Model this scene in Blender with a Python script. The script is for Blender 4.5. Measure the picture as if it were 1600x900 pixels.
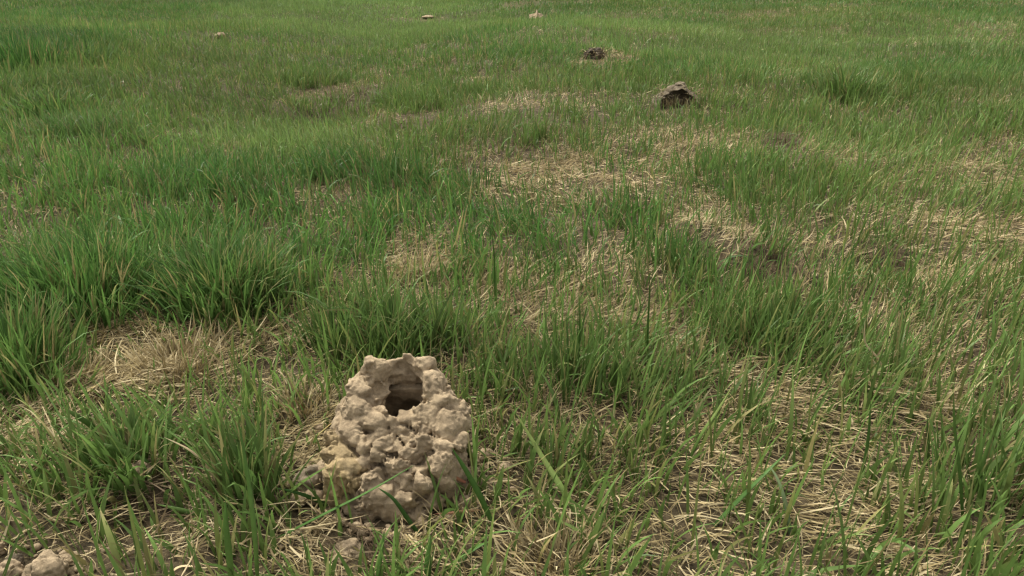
import bpy, math
import numpy as np

# ------------------------------------------------------------------ camera, sky, sun, exposure
sc = bpy.context.scene
for o in list(bpy.data.objects):
    bpy.data.objects.remove(o)
COL = sc.collection
CAM_H, PITCH, FPX = 0.50, math.radians(22.62), 1200.0      # eye height (m), tilt below level, focal length in photo pixels
cd = bpy.data.cameras.new('camera')
cd.sensor_width = 36.0
cd.lens = FPX / 1600.0 * 36.0
cd.clip_start, cd.clip_end = 0.01, 2000.0
cam = bpy.data.objects.new('camera', cd)
cam.location = (0, 0, CAM_H)
cam.rotation_euler = (math.pi / 2 - PITCH, 0, 0)
COL.objects.link(cam)
sc.camera = cam

SUN_EL, SUN_AZ = math.radians(58), math.radians(-38)       # azimuth measured from +Y (ahead) towards +X
world = bpy.data.worlds.new('World')
sc.world = world
world.use_nodes = True
wn = world.node_tree.nodes
wl = world.node_tree.links
sky = wn.new('ShaderNodeTexSky')
sky.sky_type = 'NISHITA'
sky.sun_disc = False
sky.sun_elevation = SUN_EL
sky.sun_rotation = SUN_AZ
sky.dust_density = 4.0
hs = wn.new('ShaderNodeHueSaturation')                      # a grey, clouded sky
hs.inputs['Saturation'].default_value = 0.08
wl.new(sky.outputs[0], hs.inputs['Color'])
wl.new(hs.outputs[0], wn['Background'].inputs['Color'])
wn['Background'].inputs['Strength'].default_value = 0.115
sd = bpy.data.lights.new('sun', 'SUN')
sd.energy = 1.5
sd.angle = math.radians(20)
sd.color = (1.0, 0.96, 0.84)
sun = bpy.data.objects.new('sun', sd)
dvec = np.array([math.cos(SUN_EL) * math.sin(SUN_AZ), math.cos(SUN_EL) * math.cos(SUN_AZ), math.sin(SUN_EL)])
import mathutils
sun.rotation_euler = mathutils.Vector(dvec).to_track_quat('Z', 'Y').to_euler()
sun.location = (0, 0, 6)
COL.objects.link(sun)
sc.view_settings.view_transform = 'Standard'
sc.view_settings.look = 'None'
sc.view_settings.gamma = 1.0
sc.view_settings.exposure = 1.62
sc.render.filter_size = 1.3
sc.cycles.filter_width = 1.3
sc.cycles.max_bounces = 8
sc.cycles.transmission_bounces = 4

# ------------------------------------------------------------------ helpers
rng = np.random.default_rng(11)
CP, SP = math.cos(PITCH), math.sin(PITCH)

def to_pixel(x, y, z=0.0):
    zc = y * CP + (CAM_H - z) * SP
    zc = np.maximum(zc, 0.02)
    yc = y * SP - (CAM_H - z) * CP
    return 800 + FPX * x / zc, 450 - FPX * yc / zc

def ray(px, py):
    a = (np.asarray(px, float) - 800) / FPX
    b = -(np.asarray(py, float) - 450) / FPX
    d = np.stack([a, CP + b * SP, -SP + b * CP], -1)
    return d / np.linalg.norm(d, axis=-1, keepdims=True)

def ground_at(px, py):
    d = ray(px, py)
    t = -CAM_H / d[..., 2]
    return d[..., 0] * t, d[..., 1] * t

def at_depth(px, py, Y):
    d = ray(px, py)
    t = Y / d[1]
    return np.array([d[0] * t, Y, CAM_H + d[2] * t])

def _hash(ix, iy, iz, seed):
    h = (ix.astype(np.int64) * 374761393 + iy.astype(np.int64) * 668265263 + iz.astype(np.int64) * 2147483647 + seed * 974634777)
    h = (h ^ (h >> 13)) * 1274126177
    h = h ^ (h >> 16)
    return (h & 0xFFFFFF) / float(0xFFFFFF)

def noise2(x, y, seed=0):
    x = np.asarray(x, float); y = np.asarray(y, float)
    ix = np.floor(x); iy = np.floor(y)
    fx = x - ix; fy = y - iy
    fx = fx * fx * (3 - 2 * fx); fy = fy * fy * (3 - 2 * fy)
    z = np.zeros_like(ix)
    a = _hash(ix, iy, z, seed); b = _hash(ix + 1, iy, z, seed)
    c = _hash(ix, iy + 1, z, seed); d = _hash(ix + 1, iy + 1, z, seed)
    return (a * (1 - fx) + b * fx) * (1 - fy) + (c * (1 - fx) + d * fx) * fy

def noise3(P, seed=0):
    I = np.floor(P); F = P - I
    F = F * F * (3 - 2 * F)
    fx, fy, fz = F[..., 0], F[..., 1], F[..., 2]
    ix, iy, iz = I[..., 0], I[..., 1], I[..., 2]
    def h(a, b, c): return _hash(ix + a, iy + b, iz + c, seed)
    x00 = h(0, 0, 0) * (1 - fx) + h(1, 0, 0) * fx
    x10 = h(0, 1, 0) * (1 - fx) + h(1, 1, 0) * fx
    x01 = h(0, 0, 1) * (1 - fx) + h(1, 0, 1) * fx
    x11 = h(0, 1, 1) * (1 - fx) + h(1, 1, 1) * fx
    return (x00 * (1 - fy) + x10 * fy) * (1 - fz) + (x01 * (1 - fy) + x11 * fy) * fz

def fbm2(x, y, seed=0, n=3):
    s = 0; a = 0.5; t = 0
    for k in range(n):
        s = s + a * noise2(x * 2 ** k + 17.3 * k, y * 2 ** k + 5.1 * k, seed + k); t += a; a *= 0.5
    return s / t

def billow3(P, scale, seed):
    n = noise3(P / scale, seed)
    return np.abs(2 * n - 1)

def smooth(a, b, x):
    t = np.clip((x - a) / (b - a), 0, 1)
    return t * t * (3 - 2 * t)

def make_mesh(name, V, F, mat, parent=None, smooth_shade=True, colors=None):
    """V (n,3), F (m,k) constant-size faces"""
    me = bpy.data.meshes.new(name)
    V = np.ascontiguousarray(V, np.float32); F = np.ascontiguousarray(F, np.int32)
    me.vertices.add(len(V)); me.vertices.foreach_set('co', V.ravel())
    me.loops.add(F.size); me.loops.foreach_set('vertex_index', F.ravel())
    me.polygons.add(len(F))
    me.polygons.foreach_set('loop_start', np.arange(0, F.size, F.shape[1], dtype=np.int32))
    me.polygons.foreach_set('use_smooth', np.full(len(F), smooth_shade, bool))
    if colors is not None:
        at = me.color_attributes.new('tint', 'FLOAT_COLOR', 'POINT')
        c = np.ones((len(V), 4), np.float32); c[:, :3] = colors
        at.data.foreach_set('color', c.ravel())
    me.update(calc_edges=True)
    me.materials.append(mat)
    o = bpy.data.objects.new(name, me)
    COL.objects.link(o)
    if parent is not None:
        o.parent = parent
    return o

def empty(name, loc):
    o = bpy.data.objects.new(name, None)
    o.location = loc
    o.empty_display_size = 0.02
    COL.objects.link(o)
    return o

def tag(o, label=None, cat=None, group=None, kind=None):
    if label: o['label'] = label
    if cat: o['category'] = cat
    if group: o['group'] = group
    if kind: o['kind'] = kind
    return o

# ------------------------------------------------------------------ materials
def blade_material(name, rough, transl):
    m = bpy.data.materials.new(name); m.use_nodes = True
    nt = m.node_tree; n = nt.nodes; n.clear()
    out = n.new('ShaderNodeOutputMaterial')
    at = n.new('ShaderNodeAttribute'); at.attribute_name = 'tint'
    geo = n.new('ShaderNodeTexCoord')
    nz = n.new('ShaderNodeTexNoise'); nz.inputs['Scale'].default_value = 180; nz.inputs['Detail'].default_value = 3
    nt.links.new(geo.outputs['Object'], nz.inputs['Vector'])
    mr = n.new('ShaderNodeMapRange'); mr.inputs['To Min'].default_value = 0.78; mr.inputs['To Max'].default_value = 1.22
    nt.links.new(nz.outputs['Fac'], mr.inputs['Value'])
    vm = n.new('ShaderNodeVectorMath'); vm.operation = 'SCALE'
    nt.links.new(at.outputs['Color'], vm.inputs[0]); nt.links.new(mr.outputs[0], vm.inputs['Scale'])
    p = n.new('ShaderNodeBsdfPrincipled'); p.inputs['Roughness'].default_value = rough
    p.inputs['Specular IOR Level'].default_value = 0.14
    nt.links.new(vm.outputs[0], p.inputs['Base Color'])
    if transl > 0:
        tr = n.new('ShaderNodeBsdfTranslucent'); nt.links.new(vm.outputs[0], tr.inputs['Color'])
        mx = n.new('ShaderNodeMixShader'); mx.inputs[0].default_value = transl
        nt.links.new(p.outputs[0], mx.inputs[1]); nt.links.new(tr.outputs[0], mx.inputs[2])
        nt.links.new(mx.outputs[0], out.inputs['Surface'])
    else:
        nt.links.new(p.outputs[0], out.inputs['Surface'])
    return m

def mud_material(name, base, dark, warm, scale=1.0):
    m = bpy.data.materials.new(name); m.use_nodes = True
    nt = m.node_tree; n = nt.nodes
    p = n['Principled BSDF']; p.inputs['Roughness'].default_value = 0.95; p.inputs['Specular IOR Level'].default_value = 0.12
    tc = n.new('ShaderNodeTexCoord')
    def nz(s, d, r=0.55):
        t = n.new('ShaderNodeTexNoise'); t.inputs['Scale'].default_value = s / scale
        t.inputs['Detail'].default_value = d; t.inputs['Roughness'].default_value = r
        nt.links.new(tc.outputs['Object'], t.inputs['Vector']); return t
    a, b, g = nz(28, 4), nz(55, 6, 0.65), nz(300, 6, 0.75)
    r1 = n.new('ShaderNodeValToRGB'); r1.color_ramp.elements[0].position = 0.36; r1.color_ramp.elements[1].position = 0.62
    r1.color_ramp.elements[0].color = (*dark, 1); r1.color_ramp.elements[1].color = (*base, 1)
    nt.links.new(b.outputs['Fac'], r1.inputs[0])
    r2 = n.new('ShaderNodeMapRange'); r2.inputs['From Min'].default_value = 0.5; r2.inputs['From Max'].default_value = 0.72
    r2.inputs['To Max'].default_value = 0.6
    nt.links.new(a.outputs['Fac'], r2.inputs['Value'])
    mx = n.new('ShaderNodeMix'); mx.data_type = 'RGBA'
    nt.links.new(r2.outputs[0], mx.inputs['Factor']); nt.links.new(r1.outputs[0], mx.inputs[6]); mx.inputs[7].default_value = (*warm, 1)
    gr = n.new('ShaderNodeMapRange'); gr.inputs['From Min'].default_value = 0.3; gr.inputs['From Max'].default_value = 0.7
    gr.inputs['To Min'].default_value = 0.72; gr.inputs['To Max'].default_value = 1.2
    nt.links.new(g.outputs['Fac'], gr.inputs['Value'])
    vm = n.new('ShaderNodeVectorMath'); vm.operation = 'SCALE'
    nt.links.new(mx.outputs[2], vm.inputs[0]); nt.links.new(gr.outputs[0], vm.inputs['Scale'])
    nt.links.new(vm.outputs[0], p.inputs['Base Color'])
    bp = n.new('ShaderNodeBump'); bp.inputs['Strength'].default_value = 0.9; bp.inputs['Distance'].default_value = 0.0022 * scale
    nt.links.new(g.outputs['Fac'], bp.inputs['Height']); nt.links.new(bp.outputs[0], p.inputs['Normal'])
    return m

M_GREEN = blade_material('green blade', 0.45, 0.32)
M_STRAW = blade_material('dry straw', 0.75, 0.15)
M_MUD = mud_material('dried mud', (0.330, 0.250, 0.156), (0.20, 0.150, 0.093), (0.345, 0.262, 0.160))
M_MUD_WARM = mud_material('ochre mud', (0.31, 0.230, 0.122), (0.20, 0.150, 0.083), (0.33, 0.235, 0.11))
M_MUD_GREY = mud_material('grey mud', (0.215, 0.170, 0.112), (0.13, 0.103, 0.07), (0.25, 0.195, 0.125))
M_MUD_FAR = mud_material('weathered mud', (0.175, 0.14, 0.094), (0.095, 0.075, 0.05), (0.225, 0.178, 0.115), 2.0)
M_MUD_DARK = mud_material('dark brown mud', (0.075, 0.058, 0.038), (0.035, 0.028, 0.019), (0.14, 0.105, 0.066), 2.0)  # darkest brown of the mud tones

mg = bpy.data.materials.new('soil and thatch'); mg.use_nodes = True
nt = mg.node_tree; n = nt.nodes
p = n['Principled BSDF']; p.inputs['Roughness'].default_value = 0.95; p.inputs['Specular IOR Level'].default_value = 0.1
tc = n.new('ShaderNodeTexCoord')
t1 = n.new('ShaderNodeTexNoise'); t1.inputs['Scale'].default_value = 60; t1.inputs['Detail'].default_value = 8; t1.inputs['Roughness'].default_value = 0.7
t2 = n.new('ShaderNodeTexNoise'); t2.inputs['Scale'].default_value = 4; t2.inputs['Detail'].default_value = 5
for t in (t1, t2): nt.links.new(tc.outputs['Object'], t.inputs['Vector'])
r1 = n.new('ShaderNodeValToRGB')
r1.color_ramp.elements[0].position = 0.33; r1.color_ramp.elements[0].color = (.020, .0155, .009, 1)
r1.color_ramp.elements[1].position = 0.68; r1.color_ramp.elements[1].color = (.095, .072, .040, 1)
nt.links.new(t1.outputs['Fac'], r1.inputs[0])
sat = n.new('ShaderNodeAttribute'); sat.attribute_name = 'tint'
mx = n.new('ShaderNodeMix'); mx.data_type = 'RGBA'; mx.blend_type = 'MULTIPLY'; mx.inputs['Factor'].default_value = 1
nt.links.new(r1.outputs[0], mx.inputs[6]); nt.links.new(sat.outputs['Color'], mx.inputs[7])
nt.links.new(mx.outputs[2], p.inputs['Base Color'])
bp = n.new('ShaderNodeBump'); bp.inputs['Strength'].default_value = 0.8; bp.inputs['Distance'].default_value = 0.006
nt.links.new(t1.outputs['Fac'], bp.inputs['Height']); nt.links.new(bp.outputs[0], p.inputs['Normal'])
M_SOIL = mg

# ------------------------------------------------------------------ layout of the field (patches on the ground)
CX, CY = -0.123, 0.673                                       # foot of the near chimney
BX, BY = -0.1145, 0.689                                      # its bore

# dry patches: photo position of the patch on the ground, half sizes, strength, rotation in degrees
DRY = [(205, 562, 170, 75, 1.0, -4), (900, 285, 200, 50, .88, 4), (1090, 335, 90, 40, .9, 30), (1165, 402, 110, 22, .95, 24), (1372, 418, 34, 20, .95, 0),
       (850, 480, 130, 60, .6, 10), (1050, 560, 190, 75, .45, 5), (1270, 760, 230, 120, 1.0, 14), (1390, 640, 170, 45, .8, 4),
       (800, 820, 190, 95, .55, 10), (560, 865, 170, 60, .9, 0), (250, 800, 150, 75, .55, 0), (50, 690, 90, 60, .7, 0),
       (1420, 395, 190, 70, .55, 5), (1080, 225, 150, 26, .7, 4), (1500, 285, 120, 26, .7, 0), (525, 145, 75, 11, .95, -8),
       (810, 165, 75, 12, .9, -8), (755, 128, 55, 8, .8, 0), (945, 97, 55, 9, .9, -6), (610, 195, 60, 16, .6, 0),
       (510, 315, 65, 22, .75, 0), (650, 410, 60, 34, .8, 0), (275, 215, 40, 9, .6, 0), (60, 195, 60, 16, .5, 0),
       (1200, 232, 60, 18, .7, 0), (1250, 20, 130, 9, .55, -4), (1560, 44, 90, 10, .5, 0), (460, 580, 55, 80, .45, 0),
       (495, 690, 70, 80, .8, 0), (1590, 380, 90, 40, .7, 0), (1560, 730, 90, 70, .5, 0), (640, 110, 60, 5, .5, 0),
       (580, 118, 60, 6, .5, 10), (950, 160, 90, 12, .6, 0), (1120, 148, 60, 8, .6, 0), (1540, 155, 60, 8, .5, 0),
       (700, 880, 120, 40, .6, 0), (745, 255, 60, 18, .7, 0), (1060, 18, 80, 5, .5, 0), (1260, 110, 50, 14, .4, 0),
       (1380, 860, 260, 60, .4, 0), (990, 700, 160, 40, .35, 0), (660, 30, 60, 3, .5, 0), (1000, 430, 120, 40, .25, 0)]
# tall lush tufts: position of the foot, half sizes, extra height, darkness
LUSH = [(340, 470, 120, 42, 1.0, .5), (110, 470, 150, 60, 1.0, .35), (40, 590, 80, 55, .9, .4), (625, 545, 120, 40, .9, .7),
        (350, 300, 140, 34, .5, .6), (560, 290, 110, 34, .55, .5), (90, 150, 110, 26, .6, .7), (60, 80, 170, 26, .9, .7),
        (180, 745, 130, 45, .6, .3), (385, 770, 60, 60, .9, .6), (900, 590, 200, 60, .5, .5), (1200, 530, 130, 50, .5, .4),
        (1340, 600, 110, 50, .5, .3), (1540, 740, 80, 70, .5, .3), (760, 300, 50, 20, .5, .6), (1450, 120, 170, 22, .5, .2),
        (640, 165, 70, 12, .7, .3), (480, 130, 60, 10, .6, .3), (130, 215, 110, 16, .4, .7), (820, 430, 110, 40, .35, .4),
        (1050, 440, 110, 30, .4, .7), (1330, 150, 60, 16, .6, .1), (220, 400, 140, 30, .5, .4), (700, 150, 40, 12, .4, .4),
        (860, 720, 90, 60, .4, .6), (1080, 660, 120, 50, .4, .5), (760, 560, 50, 60, .5, .6), (300, 10, 300, 8, .6, .5)]

BROWN = [(528, 138, 110, 24, -8), (1205, 425, 60, 16, 18), (1385, 415, 40, 22), (260, 215, 60, 16), (1215, 228, 40, 16), (560, 860, 70, 40), (235, 790, 70, 40), (640, 190, 60, 16)]  # patches where the straw is tinted darker brown
PALE = [(.8, (560, 22, 230, 34)), (.55, (1120, 70, 330, 30)), (.5, (430, 200, 180, 40)), (.6, (900, 40, 160, 16)), (.45, (1450, 60, 200, 24))]

def patch(px, py, cx, cy, rx, ry, rot=0.0):
    a = math.radians(rot); ca, sa = math.cos(a), math.sin(a)
    dx, dy = px - cx, py - cy
    u = (dx * ca + dy * sa) / rx; v = (-dx * sa + dy * ca) / ry
    return u * u + v * v

def field(x, y):
    """dryness, lushness, darkness at a ground point"""
    px, py = to_pixel(x, y, gz(x, y))
    wob = (fbm2(x * 9, y * 9, 5) - .5) * 1.0 + (fbm2(x * 2.2, y * 2.2, 9) - .5) * .7
    dry = np.zeros_like(px)
    for cx, cy, rx, ry, s, rot in DRY:
        q = patch(px, py, cx, cy, rx, ry, rot)
        dry = np.maximum(dry, s * (1 - smooth(.30, 1.75, q + wob)))
    lush = np.zeros_like(px); dark = np.zeros_like(px)
    for cx, cy, rx, ry, hgt, dk in LUSH:
        q = 1 - smooth(.3, 1.3, patch(px, py, cx, cy, rx, ry) + wob * .6)
        lush = np.maximum(lush, hgt * q); dark = np.maximum(dark, dk * q)
    bg = smooth(.50, .72, fbm2(x * 1.9, y * 1.9, 31, 4)) * .40 * smooth(300, 900, px + 0 * py)
    dry = np.maximum(dry, bg * (1 - lush))
    return dry, lush, dark

def gz(x, y):
    d = np.hypot(x - CX, y - CY)
    far = smooth(.25, 1.2, d)
    z = (fbm2(x * 1.6 + 3, y * 1.6, 41) - .5) * .075 * far
    z = z + (fbm2(x * .35, y * .35 + 7, 43) - .5) * .28 * smooth(1.5, 6, y)
    z = z - .13 * np.exp(-((x + .75 + .05 * y) / (.25 + .09 * y)) ** 2) * smooth(1.8, 3.5, y)
    z = z + (noise2(x * 14, y * 14, 44) - .5) * .008 * smooth(.08, .16, d)
    # a low ridge of matted turf, right of the middle
    rx0, ry0, rx1, ry1 = RIDGE
    tt = np.clip(((x - rx0) * (rx1 - rx0) + (y - ry0) * (ry1 - ry0)) / ((rx1 - rx0) ** 2 + (ry1 - ry0) ** 2), 0, 1)
    z = z + .034 * np.exp(-(np.hypot(x - rx0 - tt * (rx1 - rx0), y - ry0 - tt * (ry1 - ry0)) / .05) ** 2) * (.6 + .8 * noise2(x * 12, y * 12, 48))
    # hollows under two bare spots, bore of the chimney
    for hx, hy, r, dep in HOLLOWS:
        z = z - dep * np.exp(-((x - hx) ** 2 + ((y - hy) * 1.0) ** 2) / r ** 2)
    z = z - .12 * (1 - smooth(.026, .034, np.hypot(x - BX, y - BY - .030)))
    return z

HOLLOWS = []
RIDGE = tuple(float(v) for q in ((1075, 372), (1240, 445)) for v in ground_at(*q))
for hpx, hpy, r, dep in [(525, 142, .22, .06), (1372, 420, .06, .06), (1190, 445, .07, .04), (235, 800, .05, .018)]:
    hx, hy = ground_at(hpx, hpy); HOLLOWS.append((float(hx), float(hy), r, dep))

def ground_hit(px, py):
    """where the line of sight through a photo position meets the uneven ground"""
    d = ray(px, py); t = np.linspace(.4, 30, 12000)
    x, y, z = d[0] * t, d[1] * t, CAM_H + d[2] * t
    k = int(np.argmax(z < gz(x, y)))
    return float(x[k]), float(y[k])

OBST = [(CX, CY - .003, .081)]                               # nothing grows through the chimney, the clods and the mounds
for opx, opy, orad in [(1053, 160, .085), (1053, 168, .06), (928, 91, .08), (928, 96, .06), (838, 27, .12), (838, 30, .14), (838, 33, .14), (76, 905, .026), (76, 930, .030), (76, 960, .030),
                       (6, 898, .02), (103, 872, .010), (345, 60, .04), (669, 28, .07), (223, 744, .008), (223, 752, .008), (491, 764, .014), (543, 868, .018)]:
    OBST.append(ground_hit(opx, opy) + (orad,))

# ------------------------------------------------------------------ ground sheet
yy = [-4, -2.5, -1.5, -.9, -.5, -.2, 0, .15]
v = .27
while v < 1.5: yy.append(v); v += .009
while v < 400: yy.append(v); v *= 1.025
yy = np.array(yy)
u = np.linspace(-1, 1, 321)
xs = np.sinh(u * 6.2) / math.sinh(6.2)
XX = xs[None, :] * (6 + np.maximum(yy, 0)[:, None] * 1.6)
xl = np.arange(-.9, .91, .009)
X = np.sort(np.concatenate([np.repeat(xl[None, :], len(yy), 0), XX[:, np.abs(xs) > -1]], 1), 1)
Y = np.repeat(yy[:, None], X.shape[1], 1)
Z = gz(X, Y)
nr, nc = X.shape
idx = np.arange(nr * nc).reshape(nr, nc)
F = np.stack([idx[:-1, :-1], idx[:-1, 1:], idx[1:, 1:], idx[1:, :-1]], -1).reshape(-1, 4)
dry, lush, dark = field(X.ravel(), Y.ravel())
fa = smooth(2, 9, Y.ravel())[:, None]
cn = np.array([[1.0, 1.0, 1.0]]); cg = np.array([[.62, .95, .42]])
tint = cn * (1 - fa) + (cg * (1 - dry[:, None]) + np.array([[1.6, 1.5, 1.25]]) * dry[:, None]) * fa
g = make_mesh('ground', np.stack([X.ravel(), Y.ravel(), Z.ravel()], -1), F, M_SOIL, colors=tint)
tag(g, 'uneven bare brown soil under the grass and thatch of the field', 'ground', kind='structure')

# ------------------------------------------------------------------ blades
def blades(root, L, W, az, lean, bend, twist, c0, c1, segs=4, tip=None, fold=0.0, side_bend=None):
    """strips tapering to a point. lean: tilt from upright at the root, bend: further tilt along the blade"""
    N = len(root)
    t = np.linspace(0, 1, segs + 1)
    tm = (t[1:] + t[:-1]) / 2
    th = lean[:, None] + bend[:, None] * tm[None, :] ** 1.3
    a = np.repeat(az[:, None], segs, 1)
    if side_bend is not None:
        a = a + side_bend[:, None] * tm[None, :]
    step = (L / segs)[:, None]
    dx = np.cumsum(np.sin(th) * np.cos(a) * step, 1); dy = np.cumsum(np.sin(th) * np.sin(a) * step, 1); dz = np.cumsum(np.cos(th) * step, 1)
    z0 = np.zeros((N, 1))
    S = np.stack([np.concatenate([z0, dx], 1), np.concatenate([z0, dy], 1), np.concatenate([z0, dz], 1)], -1) + root[:, None, :]
    # across vector
    tg = np.stack([np.sin(th) * np.cos(a), np.sin(th) * np.sin(a), np.cos(th)], -1)
    tg = np.concatenate([tg, tg[:, -1:]], 1)
    ae = np.concatenate([a, a[:, -1:]], 1)
    pr = np.stack([-np.sin(ae), np.cos(ae), 0 * ae], -1)
    nrm = np.cross(tg, pr)
    tw = twist[:, None] * (0.4 + 0.6 * t[None, :])
    across = pr * np.cos(tw)[..., None] + nrm * np.sin(tw)[..., None]
    prof = np.interp(t, [0, .12, .35, .7, 1], [.62, .85, 1, .68, 0.0])
    w = (W[:, None] * prof[None, :] / 2)[..., None]
    Lf = S[:, :-1] - across[:, :-1] * w[:, :-1]
    Rt = S[:, :-1] + across[:, :-1] * w[:, :-1]
    body = np.stack([Lf, Rt], 2).reshape(N, 2 * segs, 3)
    V = np.concatenate([body, S[:, -1:]], 1)                  # 2*segs + 1 verts
    k = 2 * segs + 1
    f = []
    for i in range(segs - 1):
        b = 2 * i
        f += [(b, b + 1, b + 3), (b, b + 3, b + 2)]
    b = 2 * (segs - 1)
    f += [(b, b + 1, b + 2)]
    f = np.array(f)
    F = (f[None] + (np.arange(N) * k)[:, None, None]).reshape(-1, 3)
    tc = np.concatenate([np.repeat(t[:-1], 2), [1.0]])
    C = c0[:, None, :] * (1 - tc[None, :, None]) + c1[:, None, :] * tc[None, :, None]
    if tip is not None:                                       # dry tips on some blades
        tp = smooth(.72, .95, tc)[None, :, None] * tip[:, None, None]
        C = C * (1 - tp) + np.array([.34, .25, .12])[None, None] * tp
    return V.reshape(-1, 3), F, C.reshape(-1, 3)

def join(parts):
    V, F, C = [], [], []; o = 0
    for v, f, c in parts:
        V.append(v); F.append(f + o); C.append(c); o += len(v)
    return np.concatenate(V), np.concatenate(F), np.concatenate(C)

def scatter(y0, y1, dens):
    """random points in the wedge of field around the view, between two distances"""
    wmax = y1 * .80 + .75
    n = int(dens * (y1 - y0) * 2 * wmax)
    y = rng.uniform(y0, y1, n); x = rng.uniform(-wmax, wmax, n)
    k = np.abs(x) < y * .80 + .75
    return x[k], y[k]

def green_colors(n, dark, dry, x, y):
    r = rng.random((n, 1))
    a = np.array([[.035, .105, .020]]); b = np.array([[.087, .186, .038]]); cc = np.array([[.185, .205, .058]])
    c = a * (1 - r) + b * r
    q = (rng.random((n, 1)) < (.10 + .25 * dry[:, None])) * rng.random((n, 1))
    c = c * (1 - q) + cc * q
    q = (rng.random((n, 1)) < .11) * rng.uniform(.4, 1, (n, 1))
    c = c * (1 - q) + np.array([[.27, .20, .09]]) * q
    big = fbm2(x * .9, y * .9, 71, 3)[:, None]
    yel = smooth(.45, .7, fbm2(x * .6 + 9, y * .6, 77, 3))[:, None] * .55
    c = c * (1 - yel * .5) + cc * yel * .5
    px, py = to_pixel(x, y, 0 * x)
    pale = np.maximum.reduce([w * (1 - smooth(.3, 1.5, patch(px, py, *e))) for w, e in PALE])[:, None]
    c = c * (1 - pale) + np.array([[.150, .228, .062]]) * pale       # lighter yellow green inside the pale patches
    c = c * (.70 + .6 * big) * (1 - .30 * dark[:, None]) * rng.uniform(.62, 1.30, (n, 1))
    blu = rng.random((n, 1)) * dark[:, None] * .3
    return c * (1 + blu * np.array([[-.2, 0, .5]]))

STRAW_A = np.array([[.38, .295, .140]]); STRAW_B = np.array([[.13, .094, .046]]); STRAW_C = np.array([[.50, .41, .235]])
def straw_colors(n):
    r = rng.random((n, 1)); c = STRAW_A * r + STRAW_B * (1 - r)
    q = (rng.random((n, 1)) < .38) * rng.random((n, 1)) ** .6
    return c * (1 - q) + STRAW_C * q

def clear(x, y):
    k = np.ones(len(x), bool)
    for ox, oy, r in OBST:
        k &= np.hypot(x - ox, y - oy) > r
    return k

def grow_green(y0, y1, dens, segs, wmul, lmul=1.0):
    x, y = scatter(y0, y1, dens)
    k = clear(x, y); x, y = x[k], y[k]
    dry, lush, dark = field(x, y)
    clump = smooth(.34, .60, fbm2(x * 13, y * 13, 91, 3))
    pr = (1 - (.86 - .46 * smooth(-.08, .25, x) * (1 - smooth(.9, 1.6, y))) * dry) * (.28 + .72 * clump) * (.7 + .5 * lush)
    k = rng.random(len(x)) < pr
    x, y, dry, lush, dark = x[k], y[k], dry[k], lush[k], dark[k]
    n = len(x)
    L = (.034 + .056 * rng.random(n) ** 1.5) * (.80 + .75 * lush + .55 * (fbm2(x * 3, y * 3, 95) - .3)) * (1 - .25 * dry) * lmul
    tall = rng.random(n) < .05 + .10 * smooth(-.05, .3, x) * (1 - smooth(1.3, 2.2, y))
    L = np.where(tall, rng.uniform(.075, .115, n), L)
    W = (.0017 + .0024 * rng.random(n) ** 1.5) * wmul
    W *= 1 + (1 - smooth(.55, 1.0, y)) * .55 * rng.random(n)
    az0 = fbm2(x * 2.3, y * 2.3, 101) * 9
    az = np.where(rng.random(n) < .45, az0 + rng.normal(0, .6, n), rng.uniform(0, 2 * math.pi, n))
    lean = np.abs(rng.normal(.12, .28, n)) * np.where(tall, .5, 1); bend = np.abs(rng.normal(.48, .52, n)) * np.where(tall, .5, 1)
    root = np.stack([x, y, gz(x, y) - .003], -1)
    c = green_colors(n, dark, dry, x, y)
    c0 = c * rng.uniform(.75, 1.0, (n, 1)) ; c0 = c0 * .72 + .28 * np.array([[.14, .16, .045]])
    tip = (rng.random(n) < .16) * rng.random(n)
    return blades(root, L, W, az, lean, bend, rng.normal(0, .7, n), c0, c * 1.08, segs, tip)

def grow_straw(y0, y1, dens, segs, wmul, stand=.12):
    x, y = scatter(y0, y1, dens)
    k = clear(x, y); x, y = x[k], y[k]
    dry, lush, dark = field(x, y)
    pr = .26 + .74 * dry
    pr *= (.45 + .55 * smooth(.3, .6, fbm2(x * 11, y * 11, 93, 2)))
    k = rng.random(len(x)) < pr
    x, y, dry, lush = x[k], y[k], dry[k], lush[k]
    n = len(x)
    L = (.012 + .048 * rng.random(n) ** 2.0)
    W = (.0008 + .0018 * rng.random(n) ** 2.2) * wmul
    az0 = -.45 + (fbm2(x * 1.7, y * 1.7, 111) - .5) * 4.5
    az = np.where(rng.random(n) < .45 + .3 * dry, az0 + rng.normal(0, .35, n), rng.uniform(0, 2 * math.pi, n))
    lean = rng.normal(1.38, .20, n); bend = rng.normal(.12, .35, n)
    st = rng.random(n) < stand + .45 * (1 - dry)
    lean = np.where(st, np.abs(rng.normal(.7, .4, n)), lean); bend = np.where(st, rng.normal(.5, .5, n), bend)
    pile = smooth(.35, .7, fbm2(x * 5, y * 5, 121, 3)) * .022 * (.3 + .7 * dry)
    z = gz(x, y) + np.where(st, 0, rng.random(n) * (.004 + pile))
    root = np.stack([x, y, z], -1)
    c = straw_colors(n) * (.62 + .6 * fbm2(x * 4, y * 4, 131, 3))[:, None]
    px, py = to_pixel(x, y, 0 * x)
    brown_ = np.maximum.reduce([1 - smooth(.4, 1.3, patch(px, py, *e)) for e in BROWN])[:, None]
    c = c * (1 - brown_) + np.array([[.085, .058, .032]]) * rng.uniform(.6, 1.6, (n, 1)) * brown_      # darker brown straw inside these patches
    return blades(root, L, W, az, lean, bend, rng.normal(0, .8, n), c * .9, c, segs, None, 0, rng.normal(0, .4, n))

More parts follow.
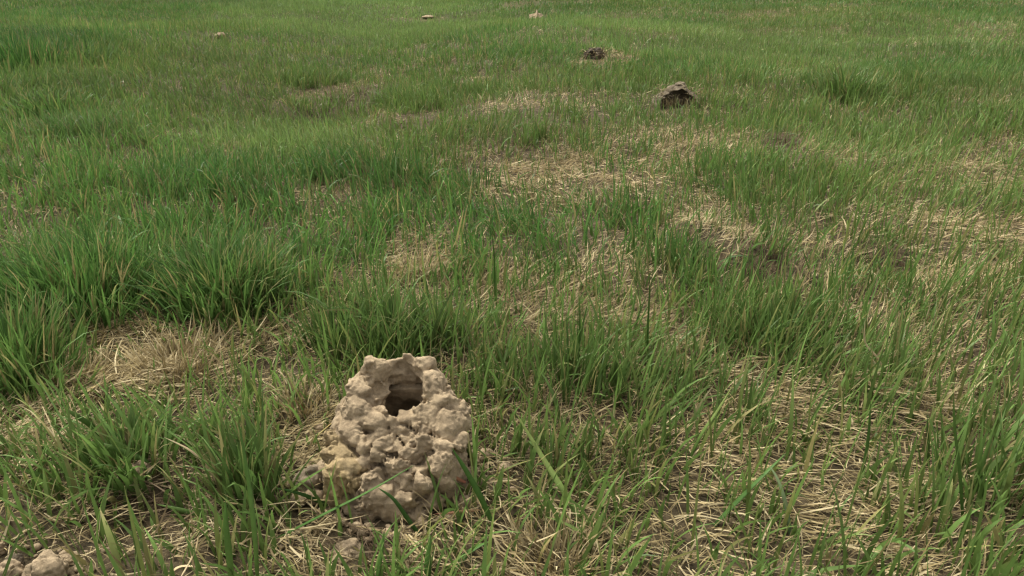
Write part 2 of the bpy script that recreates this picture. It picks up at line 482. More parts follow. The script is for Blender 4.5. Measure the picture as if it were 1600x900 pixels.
gp = [grow_green(.20, 1.3, 24000, 5, 1.05), grow_green(1.3, 2.6, 19000, 4, 1.15), grow_green(2.6, 5, 11000, 3, 1.4),
      grow_green(5, 10, 5200, 2, 2.0), grow_green(10, 20, 2000, 2, 3.2), grow_green(20, 45, 250, 2, 7)]
V, F, C = join(gp)
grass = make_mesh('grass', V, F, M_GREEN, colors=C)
tag(grass, 'short patchy green grass covering the whole field', 'grass', kind='stuff')
sp = [grow_straw(.20, 1.3, 80000, 4, .9), grow_straw(1.3, 2.6, 36000, 3, 1.05), grow_straw(2.6, 5, 11500, 2, 1.5),
      grow_straw(5, 10, 3400, 2, 2.3), grow_straw(10, 20, 1000, 2, 3.8)]
V, F, C = join(sp)
straw = make_mesh('dry_grass', V, F, M_STRAW, colors=C)
tag(straw, 'flattened dead straw lying in tan patches between the green grass', 'dry grass', kind='stuff')
print('tris green', len(grass.data.polygons), 'straw', len(F))

# ------------------------------------------------------------------ solids from a distance field (surface nets)
def surface_net(fn, lo, hi, h):
    n = [int(math.ceil((b - a) / h)) + 1 for a, b in zip(lo, hi)]
    ax = [np.arange(k) * h + a for k, a in zip(n, lo)]
    G = np.stack(np.meshgrid(*ax, indexing='ij'), -1)
    D = fn(G)
    s = D < 0
    corner = [(i, j, k) for i in (0, 1) for j in (0, 1) for k in (0, 1)]
    def sl(A, c): return A[c[0]:A.shape[0] - 1 + c[0], c[1]:A.shape[1] - 1 + c[1], c[2]:A.shape[2] - 1 + c[2]]
    cnt = sum(sl(s, c).astype(np.int8) for c in corner)
    act = (cnt > 0) & (cnt < 8)
    vid = -np.ones(act.shape, np.int64); vid[act] = np.arange(act.sum())
    acc = np.zeros((act.sum(), 3)); num = np.zeros(act.sum())
    for a in corner:
        for b in corner:
            if sum(b) - sum(a) == 1 and all(y >= x for x, y in zip(a, b)):
                da = sl(D, a)[act]; db = sl(D, b)[act]
                m = (da < 0) != (db < 0)
                t = np.where(m, da / np.where(m, da - db, 1), 0)
                pt = np.array(a)[None] + t[:, None] * (np.array(b) - np.array(a))[None]
                acc += pt * m[:, None]; num += m
    base = np.argwhere(act) * h + np.array(lo)
    V = base + acc / num[:, None] * h
    quads = []
    for d in range(3):
        e1, e2 = (d + 1) % 3, (d + 2) % 3
        s0 = s; s1 = np.roll(s, -1, d)
        m = s0 != s1
        I = np.argwhere(m)
        ok = (I[:, d] < s.shape[d] - 1) & (I[:, e1] > 0) & (I[:, e2] > 0) & (I[:, e1] < s.shape[e1] - 1) & (I[:, e2] < s.shape[e2] - 1)
        I = I[ok]
        def at(o1, o2):
            J = I.copy(); J[:, e1] += o1; J[:, e2] += o2
            return vid[J[:, 0], J[:, 1], J[:, 2]]
        q = np.stack([at(-1, -1), at(0, -1), at(0, 0), at(-1, 0)], -1)
        flip = ~s0[I[:, 0], I[:, 1], I[:, 2]]
        q[flip] = q[flip][:, ::-1]
        quads.append(q)
    return V, np.concatenate(quads)

def smin(a, b, k):
    h = np.clip(.5 + .5 * (b - a) / k, 0, 1)
    return b * (1 - h) + a * h - k * h * (1 - h)
def smax(a, b, k): return -smin(-a, -b, k)

# ---- near chimney: a tilted, lumpy mud tower with an open bore
def warp(P):
    """bends space a little, so that no lump is a plain oval"""
    w = np.stack([noise3(P / .022, 201 + i) - .5 for i in range(3)], -1) * .016
    w = w + np.stack([noise3(P / .009, 211 + i) - .5 for i in range(3)], -1) * .0046
    return P + w * (1 - .42 * smooth(.085, .110, P[..., 2]))[..., None]

def tower(P, whole=True):
    x, y, z = P[..., 0] - CX, P[..., 1] - CY, P[..., 2]
    zz = np.clip(z / .1, 0, 1.2)
    r = np.hypot(x - .010 * zz, y - .008 * zz)
    ang = np.arctan2(y, x)
    R = np.interp(np.clip(z, -.05, .13), [-.05, 0, .03, .055, .08, .105, .13], [.068, .071, .077, .071, .064, .059, .052])
    R = R + .005 * np.cos(2 * ang + .6) * (1 - zz * .5)
    R = R + .010 * np.clip(np.sin(ang), 0, 1) * smooth(.10, .06, z)
    side = (r - R) * .86
    if not whole: return side
    top = (z - (.0775 + y * .85 + .03 * x)) * .80
    return smax(smax(side, top, .010), z - .117, .008)

def bore(P):
    z = P[..., 2]
    bx = P[..., 0] - BX - .04 * (z - .085); by = P[..., 1] - BY + .95 * np.clip(z - .101, -.034, 0)
    return np.hypot(bx * 1.05, by * .74) - .0240

chim = empty('mud_chimney', (CX, CY, 0))
tag(chim, 'large pale tan chimney of lumpy dried mud with a dark round hole in it', 'mud chimney', 'crayfish mud mounds in the field')
OFF = np.array([CX, CY, 0])
def ico(sub):
    import bmesh
    bm = bmesh.new(); bmesh.ops.create_icosphere(bm, subdivisions=sub, radius=1)
    V = np.array([v.co[:] for v in bm.verts]); F = np.array([[v.index for v in f.verts] for f in bm.faces]); bm.free()
    return V, F
ICO5, ICO4, ICO3 = ico(5), ico(4), ico(3)

def lump_mesh(c, rad, rot, seed, ref=ICO5, amp=.30):
    """an irregular clod: stretched ball, pushed about by noise at three sizes"""
    V0, F0 = ref
    m = min(rad)
    D = V0 * np.array(rad)[None]
    ca, sa = math.cos(rot), math.sin(rot)
    D = D @ np.array([[ca, sa, 0], [-sa, ca, 0], [0, 0, 1]])
    Q = D + np.array(c)[None] + seed * .37
    nrm = V0
    k = amp * m * ((noise3(Q / (m * 1.3), seed) - .5) * 1.5 + billow3(Q, m * .75, seed + 1) * .75 - .2 + (billow3(Q, m * .34, seed + 2) - .3) * .32)
    k = k + (billow3(Q, .0035, seed + 3) - .4) * .0011 * min(1, m / .006)
    return D + nrm * k[:, None] + np.array(c)[None], F0

# lumps seen on the chimney: (x, y, half width, half height) in a close-up of it, and the kind of mud
Z_S = 927 / 340.
LUMPS = [(690, 560, 50, 44, 0), (660, 720, 44, 36, 0), (590, 790, 40, 30, 0), (300, 770, 34, 30, 0), (720, 640, 40, 40, 0), (450, 140, 30, 26, 0), (445, 215, 24, 34, 0), (432, 270, 20, 34, 0),
         (400, 150, 58, 42, 0), (455, 182, 20, 24, 0), (545, 128, 66, 34, 0), (622, 132, 52, 34, 0), (655, 215, 55, 62, 0), (700, 285, 44, 42, 0),
         (322, 240, 52, 48, 0), (300, 320, 54, 50, 0), (410, 330, 22, 44, 0), (372, 372, 58, 40, 0), (472, 368, 46, 36, 0), (560, 368, 42, 34, 0),
         (645, 360, 62, 48, 0), (735, 395, 56, 60, 0), (520, 428, 62, 34, 0), (606, 470, 52, 36, 0), (478, 480, 46, 30, 0), (285, 420, 50, 48, 0),
         (352, 470, 46, 50, 0), (318, 545, 40, 42, 0), (410, 540, 56, 40, 0), (470, 590, 66, 42, 0), (540, 530, 44, 30, 0), (628, 575, 52, 38, 0),
         (530, 640, 62, 42, 0), (618, 668, 46, 34, 0), (375, 640, 44, 46, 0), (385, 715, 54, 46, 0), (468, 760, 62, 44, 0), (545, 715, 50, 36, 0),
         (360, 785, 36, 34, 0), (520, 780, 40, 34, 0), (700, 480, 56, 44, 0), (770, 470, 36, 44, 0), (410, 430, 30, 26, 0), (440, 690, 36, 30, 0),
         (590, 620, 30, 24, 0), (345, 300, 26, 22, 0), (690, 340, 30, 24, 0), (600, 410, 26, 20, 0), (370, 200, 24, 22, 0), (560, 590, 34, 24, 0),
         (205, 455, 44, 40, 1), (225, 525, 50, 46, 1), (262, 590, 52, 46, 1), (222, 655, 44, 46, 1), (258, 725, 46, 44, 1), (212, 715, 34, 40, 1), (290, 655, 36, 36, 1)]

R_ = np.random.default_rng(5)
LC = []                                                      # centre, radii, turn, kind
for i, (zx, zy, rx, ry, kind) in enumerate(LUMPS):
    px, py = 440 + zx / Z_S, 520 + zy / Z_S
    d = ray(px, py); P = np.array([0, 0, CAM_H]); t = .45
    for _ in range(90):
        s = float(tower((P + d * t)[None])[0])
        t += max(s, .0003) * .7
        if s < .0006 or t > 1.1: break
    if t > 1.0: continue
    q = P + d * t
    q[2] = max(q[2], .004)
    k = t / FPX / Z_S * R_.uniform(.82, 1.22)
    a, b = rx * k * 1.08, ry * k * 1.08
    out = q - np.array([CX + .008, CY, q[2] - .02]); out /= max(np.linalg.norm(out), 1e-6)
    dep = min(a, b) * R_.uniform(.75, 1.0)
    LC.append((q - out * dep * R_.uniform(.15, .5), np.array([a, dep, b]), R_.normal(0, .35), R_.normal(0, .5), kind))

H_ = .00112
lo = np.array([CX - .108, CY - .112, -.085]); hi = np.array([CX + .112, CY + .105, .140])
def chimney_field(G):
    Q = warp(G)
    d = tower(Q) + .0025 + .0030 * (1 - smooth(.068, .085, G[..., 2]))
    lab = np.full(d.shape, -1)
    best = d.copy()
    for i, (c, rad, tz, ty, kind) in enumerate(LC):
        m = rad.max() * 1.9 + .02
        a0 = np.maximum(np.floor((c - m - lo) / H_).astype(int), 0); a1 = np.maximum(np.ceil((c + m - lo) / H_).astype(int), 1)
        sl = tuple(slice(int(u), int(v)) for u, v in zip(a0, a1))
        D = Q[sl] - c
        if D.size == 0: continue
        cz, sz = math.cos(tz), math.sin(tz); cy, sy = math.cos(ty), math.sin(ty)
        x = D[..., 0] * cz + D[..., 1] * sz; y = -D[..., 0] * sz + D[..., 1] * cz; z = D[..., 2]
        x, z = x * cy + z * sy, -x * sy + z * cy
        k = np.sqrt((x / rad[0]) ** 2 + (y / rad[1]) ** 2 + (z / rad[2]) ** 2)
        e = (k - 1) * rad.min()
        b = best[sl]; w = e < b
        lab[sl][w] = i; b[w] = e[w]
        d[sl] = smin(d[sl], e, .0009)
    rim = 1 - .30 * smooth(.090, .110, G[..., 2])
    crumb = .45 + 1.0 * smooth(.38, .62, noise3(G / .030, 17))       # crumbly here, smooth clay there
    d = d - rim * (.0044 * (billow3(Q, .015, 3) - .3) + crumb * (.0030 * (billow3(G, .0072, 4) - .3) + .0029 * (billow3(G, .0036, 5) - .3)))
    bo = bore(Q) - .0055 * (billow3(G, .012, 12) - .3) - .002 * billow3(G, .005, 13)
    bo = np.maximum(bo, tower(Q, False) + .017 - .5 * smooth(.082, .1, G[..., 2]))      # keeps the back wall whole
    chimney_field.lab = np.where(-bo > d, -1, lab)
    return smax(d, -bo, .004)
V, F = surface_net(chimney_field, tuple(lo), tuple(hi), H_)
ci = np.clip(np.round((V[F].mean(1) - lo) / H_).astype(int), 0, np.array(chimney_field.lab.shape) - 1)
flab = chimney_field.lab[ci[:, 0], ci[:, 1], ci[:, 2]]
fn = np.cross(V[F[:, 2]] - V[F[:, 0]], V[F[:, 3]] - V[F[:, 1]])
VN = np.zeros_like(V)
for j in range(4): np.add.at(VN, F[:, j], fn)
VN /= np.linalg.norm(VN, axis=1)[:, None] + 1e-12
def piece(name, sel, mat):
    f = F[sel]
    if len(f) < 30: return None
    u, inv = np.unique(f, return_inverse=True)
    o = make_mesh(name, V[u] - OFF, inv.reshape(f.shape), mat, chim)
    o.data.normals_split_custom_set_from_vertices(VN[u].tolist())
    return o
small = np.array([l[1].max() < .0085 for l in LC] + [True])  # the least lumps stay with the wall
piece('wall', small[flab], M_MUD)
for i, l in enumerate(LC):
    if small[i]: continue
    o = piece('mud_lump', flab == i, (M_MUD, M_MUD_WARM)[l[4]])
    if o and l[4] == 1: o['label'] = 'ochre tinted lump on the left flank of the chimney'

def lump_mesh(c, rad, rot, seed, ref=ICO5, amp=.30):
    """an irregular clod: stretched ball, pushed about by noise at three sizes"""
    V0, F0 = ref
    m = min(rad)
    D = V0 * np.array(rad)[None]
    ca, sa = math.cos(rot), math.sin(rot)
    D = D @ np.array([[ca, sa, 0], [-sa, ca, 0], [0, 0, 1]])
    Q = D + np.array(c)[None] + seed * .37
    nrm = V0
    k = amp * m * ((noise3(Q / (m * 1.3), seed) - .5) * 1.5 + billow3(Q, m * .75, seed + 1) * .75 - .2 + (billow3(Q, m * .34, seed + 2) - .3) * .32)
    k = k + (billow3(Q, .0035, seed + 3) - .4) * .0011 * min(1, m / .006)
    return D + nrm * k[:, None] + np.array(c)[None], F0

# ---- loose clods
def clod(name, px, py, wpx, hpx, mat, label, cat, seed, group=None, flat=.8, sink=.35, ref=ICO5, amp=.45, rot=.3):
    x, y = ground_hit(px, py)
    s = math.sqrt(x * x + y * y + CAM_H ** 2) * .97 / FPX
    a = wpx / 2 * s; b = hpx / 2 * s
    z = float(gz(np.array([x]), np.array([y]))[0])
    V, F = lump_mesh((0, 0, 0), (a, a * flat, b), rot, seed, ref, amp)
    o = make_mesh(name, V, F, mat); o.location = (x, y, z + b * (1 - 2 * sink) )
    tag(o, label, cat, group)
    OBST.append((x, y, a * .8))
    return o
G_CLOD = 'loose clods of dried mud'
clod('mud_clod', 491, 764, 46, 52, M_MUD_GREY, 'grey brown crumbly clod leaning against the left foot of the mud chimney', 'clod', 301, G_CLOD, .9, .15)
clod('mud_clod', 76, 905, 52, 50, M_MUD, 'biggest smooth pale tan clod at the bottom left edge of the field', 'clod', 302, G_CLOD, .9, .2, amp=.6)
clod('mud_clod', 8, 908, 36, 34, M_MUD, 'pale tan clod cut by the left edge of the picture at the bottom', 'clod', 303, G_CLOD, .9, .25)
clod('mud_clod', 103, 880, 22, 14, M_MUD, 'small flat tan clod touching the upper right of the biggest bottom left clod', 'clod', 304, G_CLOD, .8, .2)
clod('mud_clod', 24, 884, 22, 18, M_MUD_FAR, 'small dull brown crumb between the two pale clods at the bottom left', 'clod', 305, G_CLOD, .8, .2)
clod('mud_clod', 2, 866, 16, 22, M_MUD, 'tiny pale clod at the left edge, above the other bottom left clods', 'clod', 306, G_CLOD, .8, .2)
clod('mud_clod', 223, 744, 26, 24, M_MUD, 'small rounded tan clod in a dark gap of the grass left of the mud chimney', 'clod', 307, G_CLOD, .9, .15)
clod('mud_clod', 543, 866, 46, 24, M_MUD, 'low worn tan clod in front of the mud chimney at its lower left', 'clod', 308, G_CLOD, .9, .4)
clod('mud_clod', 345, 60, 15, 11, M_MUD, 'small faint pale clod far off in the upper left of the field', 'clod', 309, G_CLOD, .8, .15, ICO4, .6)
clod('mud_clod', 669, 28, 19, 4, M_MUD, 'thin pale streak of dried mud far off near the top edge', 'clod', 310, G_CLOD, .8, .1, ICO4, .4)

# crumbs round the chimney and the clods
cr = []
R2 = np.random.default_rng(8)
for i in range(330):
    if i < 260:
        a = R2.uniform(0, 6.28); r = .078 + abs(R2.normal(0, .022)); x, y = CX + math.cos(a) * r, CY + math.sin(a) * r
    else:
        q = R2.normal(0, 1, 2); gx, gy = ground_at(70 + q[0] * 60, 880 + q[1] * 20); x, y = float(gx), float(gy)
    m = R2.uniform(.0012, .0030) + (.0065 if i < 260 else .0015) * R2.random() ** 4
    V, F = lump_mesh((x, y, float(gz(np.array([x]), np.array([y]))[0]) + m * .6), (m, m * R2.uniform(.7, 1.2), m * .8), R2.uniform(0, 3), 400 + i, ICO3, .5)
    cr.append((V, F, np.ones((len(V), 3))))
V, F, C = join(cr)
tag(make_mesh('mud_crumbs', V, F, M_MUD), 'fine crumbs of dried mud scattered at the foot of the chimney', 'crumbs', kind='stuff')

# ---- far mounds
def far_mound(px, py, name, label, fn, lo, hi, h, mat, inner=None):
    x, y = ground_hit(px, py)
    z = float(gz(np.array([x]), np.array([y]))[0])
    e = empty(name, (x, y, z)); tag(e, label, 'mud mound', 'crayfish mud mounds in the field')
    V, F = surface_net(fn, lo, hi, h)
    make_mesh('crust', V, F, mat, e)
    return e, x, y, z

def hollow(P):                                               # tent-shaped crust, open towards the viewer
    x, y, z = P[..., 0], P[..., 1], P[..., 2]
    hgt = np.interp(x, [-.12, -.07, -.01, .02, .06, .115], [.035, .062, .098, .105, .078, .045])
    prof = hgt - 1.1 * np.abs(y) ** 1.3
    o = np.maximum((z - prof) * .75, np.maximum(np.abs(x + .0) - .108 + .2 * z, np.abs(y) - .075))
    o = o - .016 * billow3(P, .034, 61) - .008 * billow3(P, .014, 62) + .010
    c = np.maximum(np.maximum((z - (hgt - .026)) * .75, np.abs(x - .004) - .082), y - .035) - .006 * (noise3(P / .02, 64) - .5)
    return np.maximum(o, -c)
e, hx, hy, hz = far_mound(1055, 163, 'mud_mound', 'hollow tent shaped brown mud mound with a dark open front, in the distance',
          lambda P: hollow(P / .80) * .8, (-.12, -.09, -.03), (.12, .09, .12), .0027, M_MUD_FAR)
OBST.append((hx, hy, .1))
R3 = np.random.default_rng(3)
def strands(nm, e, n, fx, fy, fz, L, lean, mat=M_STRAW, W=.004, col=1.0):
    root = np.stack([fx(n), fy(n), fz(n)], -1)
    c = straw_colors(n) * col
    v = blades(root, R3.uniform(L * .5, L, n), np.full(n, W), R3.uniform(0, 6.28, n), np.abs(R3.normal(lean, .25, n)), R3.normal(.4, .4, n), R3.normal(0, .6, n), c, c, 4)
    return make_mesh(nm, v[0], v[1], mat, e, colors=v[2])
o = strands('straw', e, 90, lambda n: R3.uniform(-.065, .065, n), lambda n: R3.uniform(-.065, -.03, n), lambda n: np.zeros(n), .05, .25, W=.003, col=.6); o['kind'] = 'stuff'
o = strands('roots', e, 150, lambda n: R3.uniform(-.085, .085, n), lambda n: R3.uniform(-.06, .02, n), lambda n: R3.uniform(.02, .075, n), .035, 1.3, W=.0028, col=.55); o['kind'] = 'stuff'

def dmound(P):
    x, y, z = P[..., 0], P[..., 1], P[..., 2]
    d = np.sqrt((x / .085) ** 2 + (y / .07) ** 2 + (z / .075) ** 2) - 1
    d = d * .06 - .018 * billow3(P, .035, 65) - .008 * billow3(P, .015, 66) + .008
    c = np.sqrt(((x + .02) / .035) ** 2 + ((y + .06) / .04) ** 2 + ((z - .035) / .025) ** 2) - 1
    return np.maximum(d, -c * .03)
e, hx, hy, hz = far_mound(928, 91, 'mud_mound', 'dark low mud mound with a pale straw apron, farther off than the hollow one', lambda P: dmound(P / .74) * .74,
          (-.10, -.09, -.03), (.10, .09, .10), .0027, M_MUD_DARK)
OBST.append((hx, hy, .08))
o = strands('straw', e, 160, lambda n: R3.normal(.045, .06, n), lambda n: R3.uniform(-.06, .04, n), lambda n: R3.uniform(.01, .045, n), .06, 1.2, W=.004, col=.7); o['kind'] = 'stuff'
def peak(P):
    x, y, z = P[..., 0], P[..., 1], P[..., 2]
    hgt = np.interp(x, [-.09, -.045, -.01, .006, .02, .05, .09], [.030, .045, .052, .098, .054, .042, .028])
    o = np.maximum((z - hgt + .8 * np.abs(y)) * .6, np.abs(x) - .085)
    return o - .008 * billow3(P, .02, 67) + .004
e, hx, hy, hz = far_mound(838, 27, 'mud_mound', 'small light tan mud heap with a pointed peak, farthest of the mounds', peak,
          (-.12, -.09, -.02), (.12, .09, .13), .004, M_MUD)
OBST.append((hx, hy, .08))

# ------------------------------------------------------------------ tufts one can tell apart
def tuft(px, py, rpx, n, L, W, dark, label, lean=.5, warm=0.0, segs=5):
    x, y = ground_hit(px, py)
    s = math.sqrt(x * x + y * y + CAM_H ** 2) / FPX
    R = rpx * s
    e = empty('grass_tuft', (x, y, float(gz(np.array([x]), np.array([y]))[0])))
    tag(e, label, 'grass tuft', 'tufts of taller grass')
    q = rng.normal(0, .45, (n, 2)) * R
    k = clear(q[:, 0] + x, q[:, 1] + y); q = q[k]; n = len(q)
    rr = np.hypot(q[:, 0], q[:, 1]) / R
    az = np.arctan2(q[:, 1], q[:, 0]) + rng.normal(0, .7, n)
    root = np.stack([q[:, 0], q[:, 1], gz(q[:, 0] + x, q[:, 1] + y) - e.location.z - .003], -1)
    c = green_colors(n, np.full(n, dark), np.full(n, warm), q[:, 0] + x, q[:, 1] + y)
    LL = L * rng.uniform(.5, 1.1, n) * (1.05 - .25 * rr)
    v = blades(root, LL, W * rng.uniform(.6, 1.25, n), az, np.abs(rng.normal(.08, .12, n)) + lean * .35 * rr, np.abs(rng.normal(lean * .8, .35, n)),
               rng.normal(0, .6, n), c * .9, c * 1.06, segs, (rng.random(n) < .15) * rng.random(n))
    o = make_mesh('foliage', v[0], v[1], M_GREEN, e, colors=v[2]); o['kind'] = 'stuff'
tuft(345, 480, 95, 900, .125, .0036, .55, 'big bushy dark green tuft behind the dead straw patch, left of centre', .7)
tuft(120, 480, 120, 1000, .130, .0036, .35, 'widest lush green tuft at the left, beside the bushy dark one', .6)
tuft(30, 590, 80, 600, .120, .0036, .45, 'tall green tuft at the left edge, left of the dead straw patch', .4)
tuft(620, 552, 85, 420, .085, .0034, .75, 'dark green tuft directly behind the mud chimney', .6)
tuft(520, 540, 60, 160, .085, .0034, .5, 'thin green tuft behind the left shoulder of the mud chimney', .5)
tuft(380, 775, 45, 70, .100, .0052, .6, 'upright tuft of broad dark blades just left of the mud chimney', .35)
tuft(200, 735, 85, 190, .075, .0048, .35, 'low broad bladed tuft in front of the dead straw patch', .75)
tuft(1530, 760, 65, 90, .085, .0036, .25, 'tall bright green tuft near the right edge at the lower right', .3)
tuft(900, 610, 70, 110, .10, .0036, .55, 'upright green tuft right of and behind the mud chimney', .3)
tuft(1200, 545, 80, 200, .085, .0036, .45, 'green tuft beyond the matted straw at the lower right', .4)
tuft(45, 105, 110, 700, .17, .0075, .5, 'tall dark tuft in the upper left corner of the field', .4, 0, 4)
tuft(85, 175, 80, 420, .10, .006, .55, 'drooping dark green tuft in the upper left below the tall one', .9, 0, 4)
tuft(1320, 152, 40, 160, .17, .006, .1, 'pale bright green tuft of splayed blades at the upper right', .8, 0, 4)

def straw_tuft(px, py, rpx, n, L, label):
    x, y = ground_hit(px, py)
    R = rpx * math.sqrt(x * x + y * y + CAM_H ** 2) / FPX
    e = empty('straw_tuft', (x, y, float(gz(np.array([x]), np.array([y]))[0])))
    tag(e, label, 'straw tuft', 'dead straw tufts')
    q = rng.normal(0, .42, (n, 2)) * R
    az = np.arctan2(q[:, 1], q[:, 0]) + rng.normal(0, .6, n)
    rr = np.hypot(q[:, 0], q[:, 1]) / R
    root = np.stack([q[:, 0], q[:, 1], gz(q[:, 0] + x, q[:, 1] + y) - e.location.z - .003], -1)
    c = straw_colors(n)
    v = blades(root, L * rng.uniform(.4, 1.1, n), .0026 * rng.uniform(.4, 1.2, n), az, np.abs(rng.normal(.25, .25, n)) + .5 * rr, np.abs(rng.normal(.4, .4, n)),
               rng.normal(0, .7, n), c * .8, c, 5, None, 0, rng.normal(0, .5, n))
    o = make_mesh('foliage', v[0], v[1], M_STRAW, e, colors=v[2]); o['kind'] = 'stuff'
straw_tuft(285, 580, 85, 420, .062, 'fan of dead pale straw in front of the big bushy dark green tuft')
straw_tuft(130, 590, 65, 240, .052, 'low tangle of dead straw left of the pale straw fan')
straw_tuft(470, 640, 60, 200, .045, 'dull brown straw tuft behind the left shoulder of the mud chimney')
straw_tuft(870, 880, 80, 260, .045, 'splayed dead straw clump at the bottom edge right of the mud chimney')
straw_tuft(655, 430, 40, 120, .06, 'small reddish straw tuft in the middle, behind the dark tuft at the chimney')

# ------------------------------------------------------------------ single blades and stalks that stand out
def strip(name, pts, W, c0, c1, mat, label, cat, group, segs=18, tilt=.5):
    """a blade through (px, py, distance) points, root first; slightly folded along its midrib"""
    P = np.array([at_depth(a, b, c) for a, b, c in pts])
    t = np.linspace(0, 1, len(P)); tt = np.linspace(0, 1, segs + 1)
    # Catmull-Rom through the points
    S = []
    for u_ in tt:
        k = min(int(u_ * (len(P) - 1)), len(P) - 2); f = u_ * (len(P) - 1) - k
        p0, p1, p2, p3 = P[max(k - 1, 0)], P[k], P[k + 1], P[min(k + 2, len(P) - 1)]
        S.append(.5 * (2 * p1 + (p2 - p0) * f + (2 * p0 - 5 * p1 + 4 * p2 - p3) * f * f + (3 * p1 - p0 - 3 * p2 + p3) * f ** 3))
    S = np.array(S)
    T = np.gradient(S, axis=0); T /= np.linalg.norm(T, axis=1)[:, None]
    vd = S - np.array([0, 0, CAM_H]); up = np.array([0, -.35, .94])
    A = np.cross(T, up); A /= np.linalg.norm(A, axis=1)[:, None]
    N = np.cross(A, T)
    A2 = A * math.cos(tilt) + N * math.sin(tilt); N2 = np.cross(A2, T)
    w = W / 2 * np.interp(tt, [0, .1, .4, .75, 1], [.6, .85, 1, .66, .02])[:, None]
    V = np.stack([S - A2 * w, S - N2 * w * .35, S + A2 * w], 1).reshape(-1, 3)
    # a second skin gives it thickness
    V2 = V.copy() - np.repeat(N2, 3, 0) * .00035
    n = len(S); F = []
    for i in range(n - 1):
        for j in (0, 1):
            a = 3 * i + j; F.append((a, a + 1, a + 4, a + 3)); b = a + 3 * n; F.append((b, b + 3, b + 4, b + 1))
        for j, s_ in ((0, 1), (2, 0)):
            a = 3 * i + j; b = a + 3 * n
            F.append((a, a + 3, b + 3, b) if s_ else (a, b, b + 3, a + 3))
    C = np.array(c0)[None] * (1 - tt[:, None]) + np.array(c1)[None] * tt[:, None]
    C = np.repeat(C, 3, 0); C = np.concatenate([C, C])
    base = S[0].copy()
    o = make_mesh(name, np.concatenate([V, V2]) - base, np.array(F), mat, colors=C)
    o.location = base
    tag(o, label, cat, group)
    return o
def gy_(px, py): return float(ground_at(px, py)[1])
DG, MG, LG, YG = (.048, .105, .022), (.072, .145, .030), (.12, .19, .045), (.20, .24, .07)
TAN, PALE, RED, ORA = (.40, .29, .15), (.50, .40, .24), (.26, .10, .065), (.33, .19, .065)
GB, GS = 'single grass blades that stand out', 'single dry stalks that stand out'
def B(pts, W, c0, c1, label, tilt=.5): strip('grass_leaf', pts, W, c0, c1, M_GREEN, label, 'grass blade', GB, tilt=tilt)
def S_(pts, W, c0, c1, label, tilt=.5): strip('dry_stalk', pts, W, c0, c1, M_STRAW, label, 'dry stalk', GS, tilt=tilt)
B([(430, 842, .575), (500, 806, .575), (575, 768, .575), (646, 727, .578)], .0050, DG, MG, 'long dark green blade slanting across the front of the mud chimney')
B([(660, 842, .58), (640, 815, .585), (615, 780, .59), (590, 762, .595)], .0042, DG, DG, 'short dark blade arching up over the lower front of the mud chimney')
B([(768, 815, .585), (750, 775, .59), (728, 735, .595), (706, 700, .60)], .0058, MG, MG, 'wide dark blade leaning on the right foot of the mud chimney')
B([(925, 845, .585), (885, 775, .615), (845, 710, .65), (806, 645, .68)], .0062, LG, YG, 'long pale yellow green blade slanting right of the mud chimney', .3)
B([(362, 915, .50), (358, 870, .505), (353, 820, .51), (352, 782, .515)], .0085, LG, MG, 'broad bright blade standing at the bottom edge left of the mud chimney')
B([(402, 905, .51), (398, 840, .52), (388, 750, .54), (372, 655, .56)], .0056, LG, MG, 'tall dark blade beside the broad bright one at the bottom edge')
B([(255, 740, .69), (215, 715, .69), (160, 695, .69), (125, 690, .70)], .0060, MG, LG, 'blade bent over level left of the small rounded clod')
B([(190, 720, .73), (150, 672, .725), (120, 650, .72), (100, 638, .72)], .0065, MG, LG, 'pale tipped blade leaning left above the bent over one')
B([(352, 812, .62), (315, 805, .62), (280, 796, .62), (245, 788, .625)], .0052, MG, LG, 'flat lying green blade pointing left below the small rounded clod')
B([(1074, 725, .70), (1095, 680, .70), (1122, 640, .705), (1146, 600, .71)], .0045, MG, YG, 'yellow green blade leaning right above the matted straw')
B([(1112, 825, .60), (1150, 785, .61), (1190, 745, .62), (1229, 707, .64)], .0056, DG, MG, 'dark blade slanting up right over the matted straw')
B([(1322, 905, .535), (1350, 878, .54), (1378, 855, .55), (1402, 836, .555)], .0070, MG, LG, 'wide blade slanting up right at the bottom edge in the straw')
B([(1520, 790, .635), (1530, 745, .64), (1543, 700, .645), (1556, 662, .65)], .0045, MG, LG, 'thin light blade leaning right near the right edge')
B([(1236, 845, .585), (1230, 800, .595), (1218, 755, .61), (1200, 724, .625)], .0040, (.13, .19, .08), (.20, .25, .12), 'silvery grey green blade curving over the matted straw')
B([(704, 896, .535), (722, 872, .54), (742, 856, .545), (764, 846, .55)], .0080, DG, MG, 'wide dark blade at the bottom edge below the mud chimney on the right')
B([(598, 912, .51), (620, 886, .52), (642, 862, .53), (662, 846, .54)], .0046, LG, LG, 'pale green blade at the bottom edge below the mud chimney, leaning right')
B([(588, 915, .51), (592, 885, .515), (597, 855, .52), (600, 830, .525)], .0055, MG, MG, 'upright green blade at the bottom edge directly below the mud chimney')
B([(668, 912, .51), (668, 885, .515), (670, 860, .52), (673, 836, .525)], .0072, DG, MG, 'broad upright dark blade at the bottom edge right of the upright green one')
B([(520, 796, .63), (495, 782, .625), (465, 770, .62), (428, 762, .62)], .0042, DG, DG, 'thin dark blade lying left from the foot of the mud chimney')
B([(774, 480, 1.13), (773, 440, 1.12), (772, 400, 1.11), (768, 355, 1.10)], 0.0030, MG, MG, 'tall single dark stem standing in the middle of the field')
B([(905, 570, .91), (905, 535, .905), (906, 500, .90), (905, 462, .90)], 0.0028, MG, MG, 'tall upright dark blade rising over the straw right of centre')
B([(1012, 565, .92), (1012, 520, .91), (1014, 475, .905), (1016, 428, .90)], 0.0029, MG, MG, 'tallest upright dark blade right of the similar one near the centre')
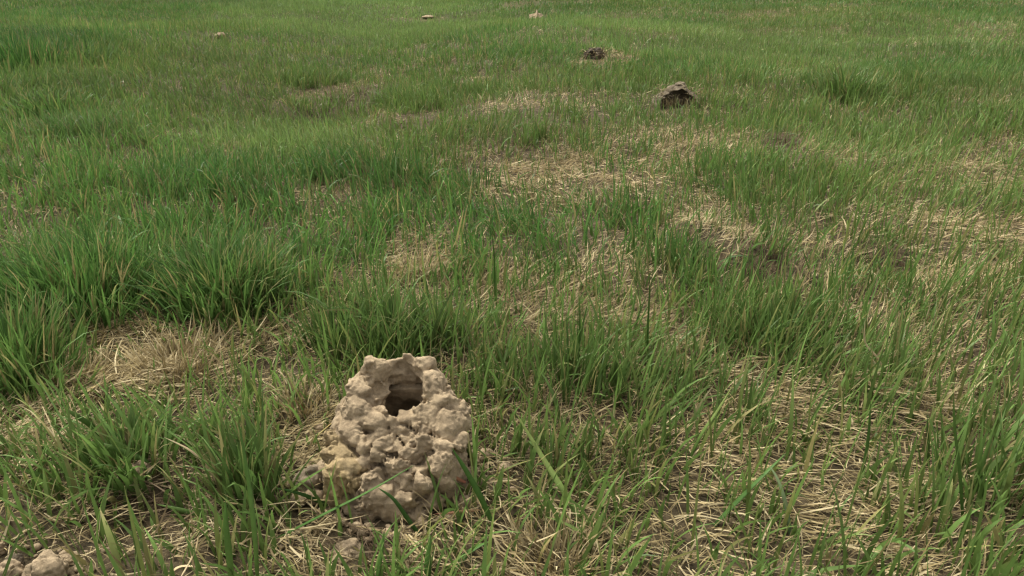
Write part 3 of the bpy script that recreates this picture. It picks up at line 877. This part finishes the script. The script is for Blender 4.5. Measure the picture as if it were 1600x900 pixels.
B([(1505, 820, .60), (1500, 740, .61), (1492, 670, .615), (1490, 610, .62)], 0.0033, MG, LG, 'tall upright blade at the lower right, left of the thin light one')
B([(1340, 760, .66), (1352, 715, .665), (1358, 670, .67), (1360, 625, .675)], 0.0034, MG, MG, 'upright dark blade standing behind the matted straw at the lower right')
S_([(350, 778, .63), (332, 742, .635), (300, 706, .64), (256, 683, .65)], .0026, TAN, PALE, 'thin pale straw arching left of the upright broad bladed tuft')
S_([(1384, 585, .87), (1372, 560, .865), (1352, 535, .86), (1352, 500, .86)], .0034, TAN, PALE, 'twisted pale straw standing out at the right of the field')
S_([(748, 797, .61), (725, 799, .605), (700, 802, .60), (678, 803, .60)], .0032, (.38, .24, .13), RED, 'reddish dead blade lying right of the mud chimney foot')
S_([(728, 754, .64), (715, 748, .64), (706, 743, .64), (699, 738, .64)], .0035, RED, ORA, 'short red and orange blade tucked under the right foot of the mud chimney')
S_([(486, 690, .72), (505, 672, .72), (525, 655, .72), (548, 634, .72)], .0034, (.20, .20, .07), ORA, 'orange tipped blade leaning towards the upper left of the mud chimney')
S_([(530, 758, .66), (510, 752, .66), (490, 752, .66), (466, 757, .66)], .0030, ORA, TAN, 'orange dead blade lying beside the grey clod at the chimney')
S_([(282, 902, .52), (296, 878, .525), (306, 856, .53), (310, 836, .535)], .0032, PALE, TAN, 'pale straw rising at the bottom edge left of the broad bright blade')
S_([(262, 902, .52), (275, 888, .525), (292, 884, .53), (322, 888, .53)], .0040, TAN, PALE, 'hooked tan straw at the bottom edge left of the pale rising one')
S_([(1022, 868, .57), (1022, 860, .572), (1021, 850, .574), (1020, 838, .576)], .0055, PALE, PALE, 'short whitish chaff flake standing at the bottom right of centre')

# a dead leaf at the right edge
def leaf():
    e = []
    n = 14
    t = np.linspace(0, 1, n); w = .011 * np.sin(np.pi * np.clip(t, .03, .97)) ** .8 * (1 + .25 * np.sin(t * 21))
    zc = .006 * np.sin(t * 5)
    V = np.stack([np.stack([-w, t * .034, zc + .004], -1), np.stack([0 * t, t * .034, zc], -1), np.stack([w, t * .034, zc + .005 * np.cos(t * 4)], -1)], 1).reshape(-1, 3)
    V = np.concatenate([V, V - np.array([0, 0, .0005])])
    F = []
    for i in range(n - 1):
        for j in (0, 1):
            a = 3 * i + j; F.append((a, a + 1, a + 4, a + 3)); b = a + 3 * n; F.append((b, b + 3, b + 4, b + 1))
    C = np.repeat(np.array([[.46, .30, .15]]), len(V), 0)
    o = make_mesh('dead_leaf', V, np.array(F), M_STRAW, colors=C)
    p_ = at_depth(1590, 752, .69)
    o.location = p_; o.rotation_euler = (.9, .1, .3)
    tag(o, 'curled tan dead leaf caught in the grass at the right edge', 'leaf')
leaf()
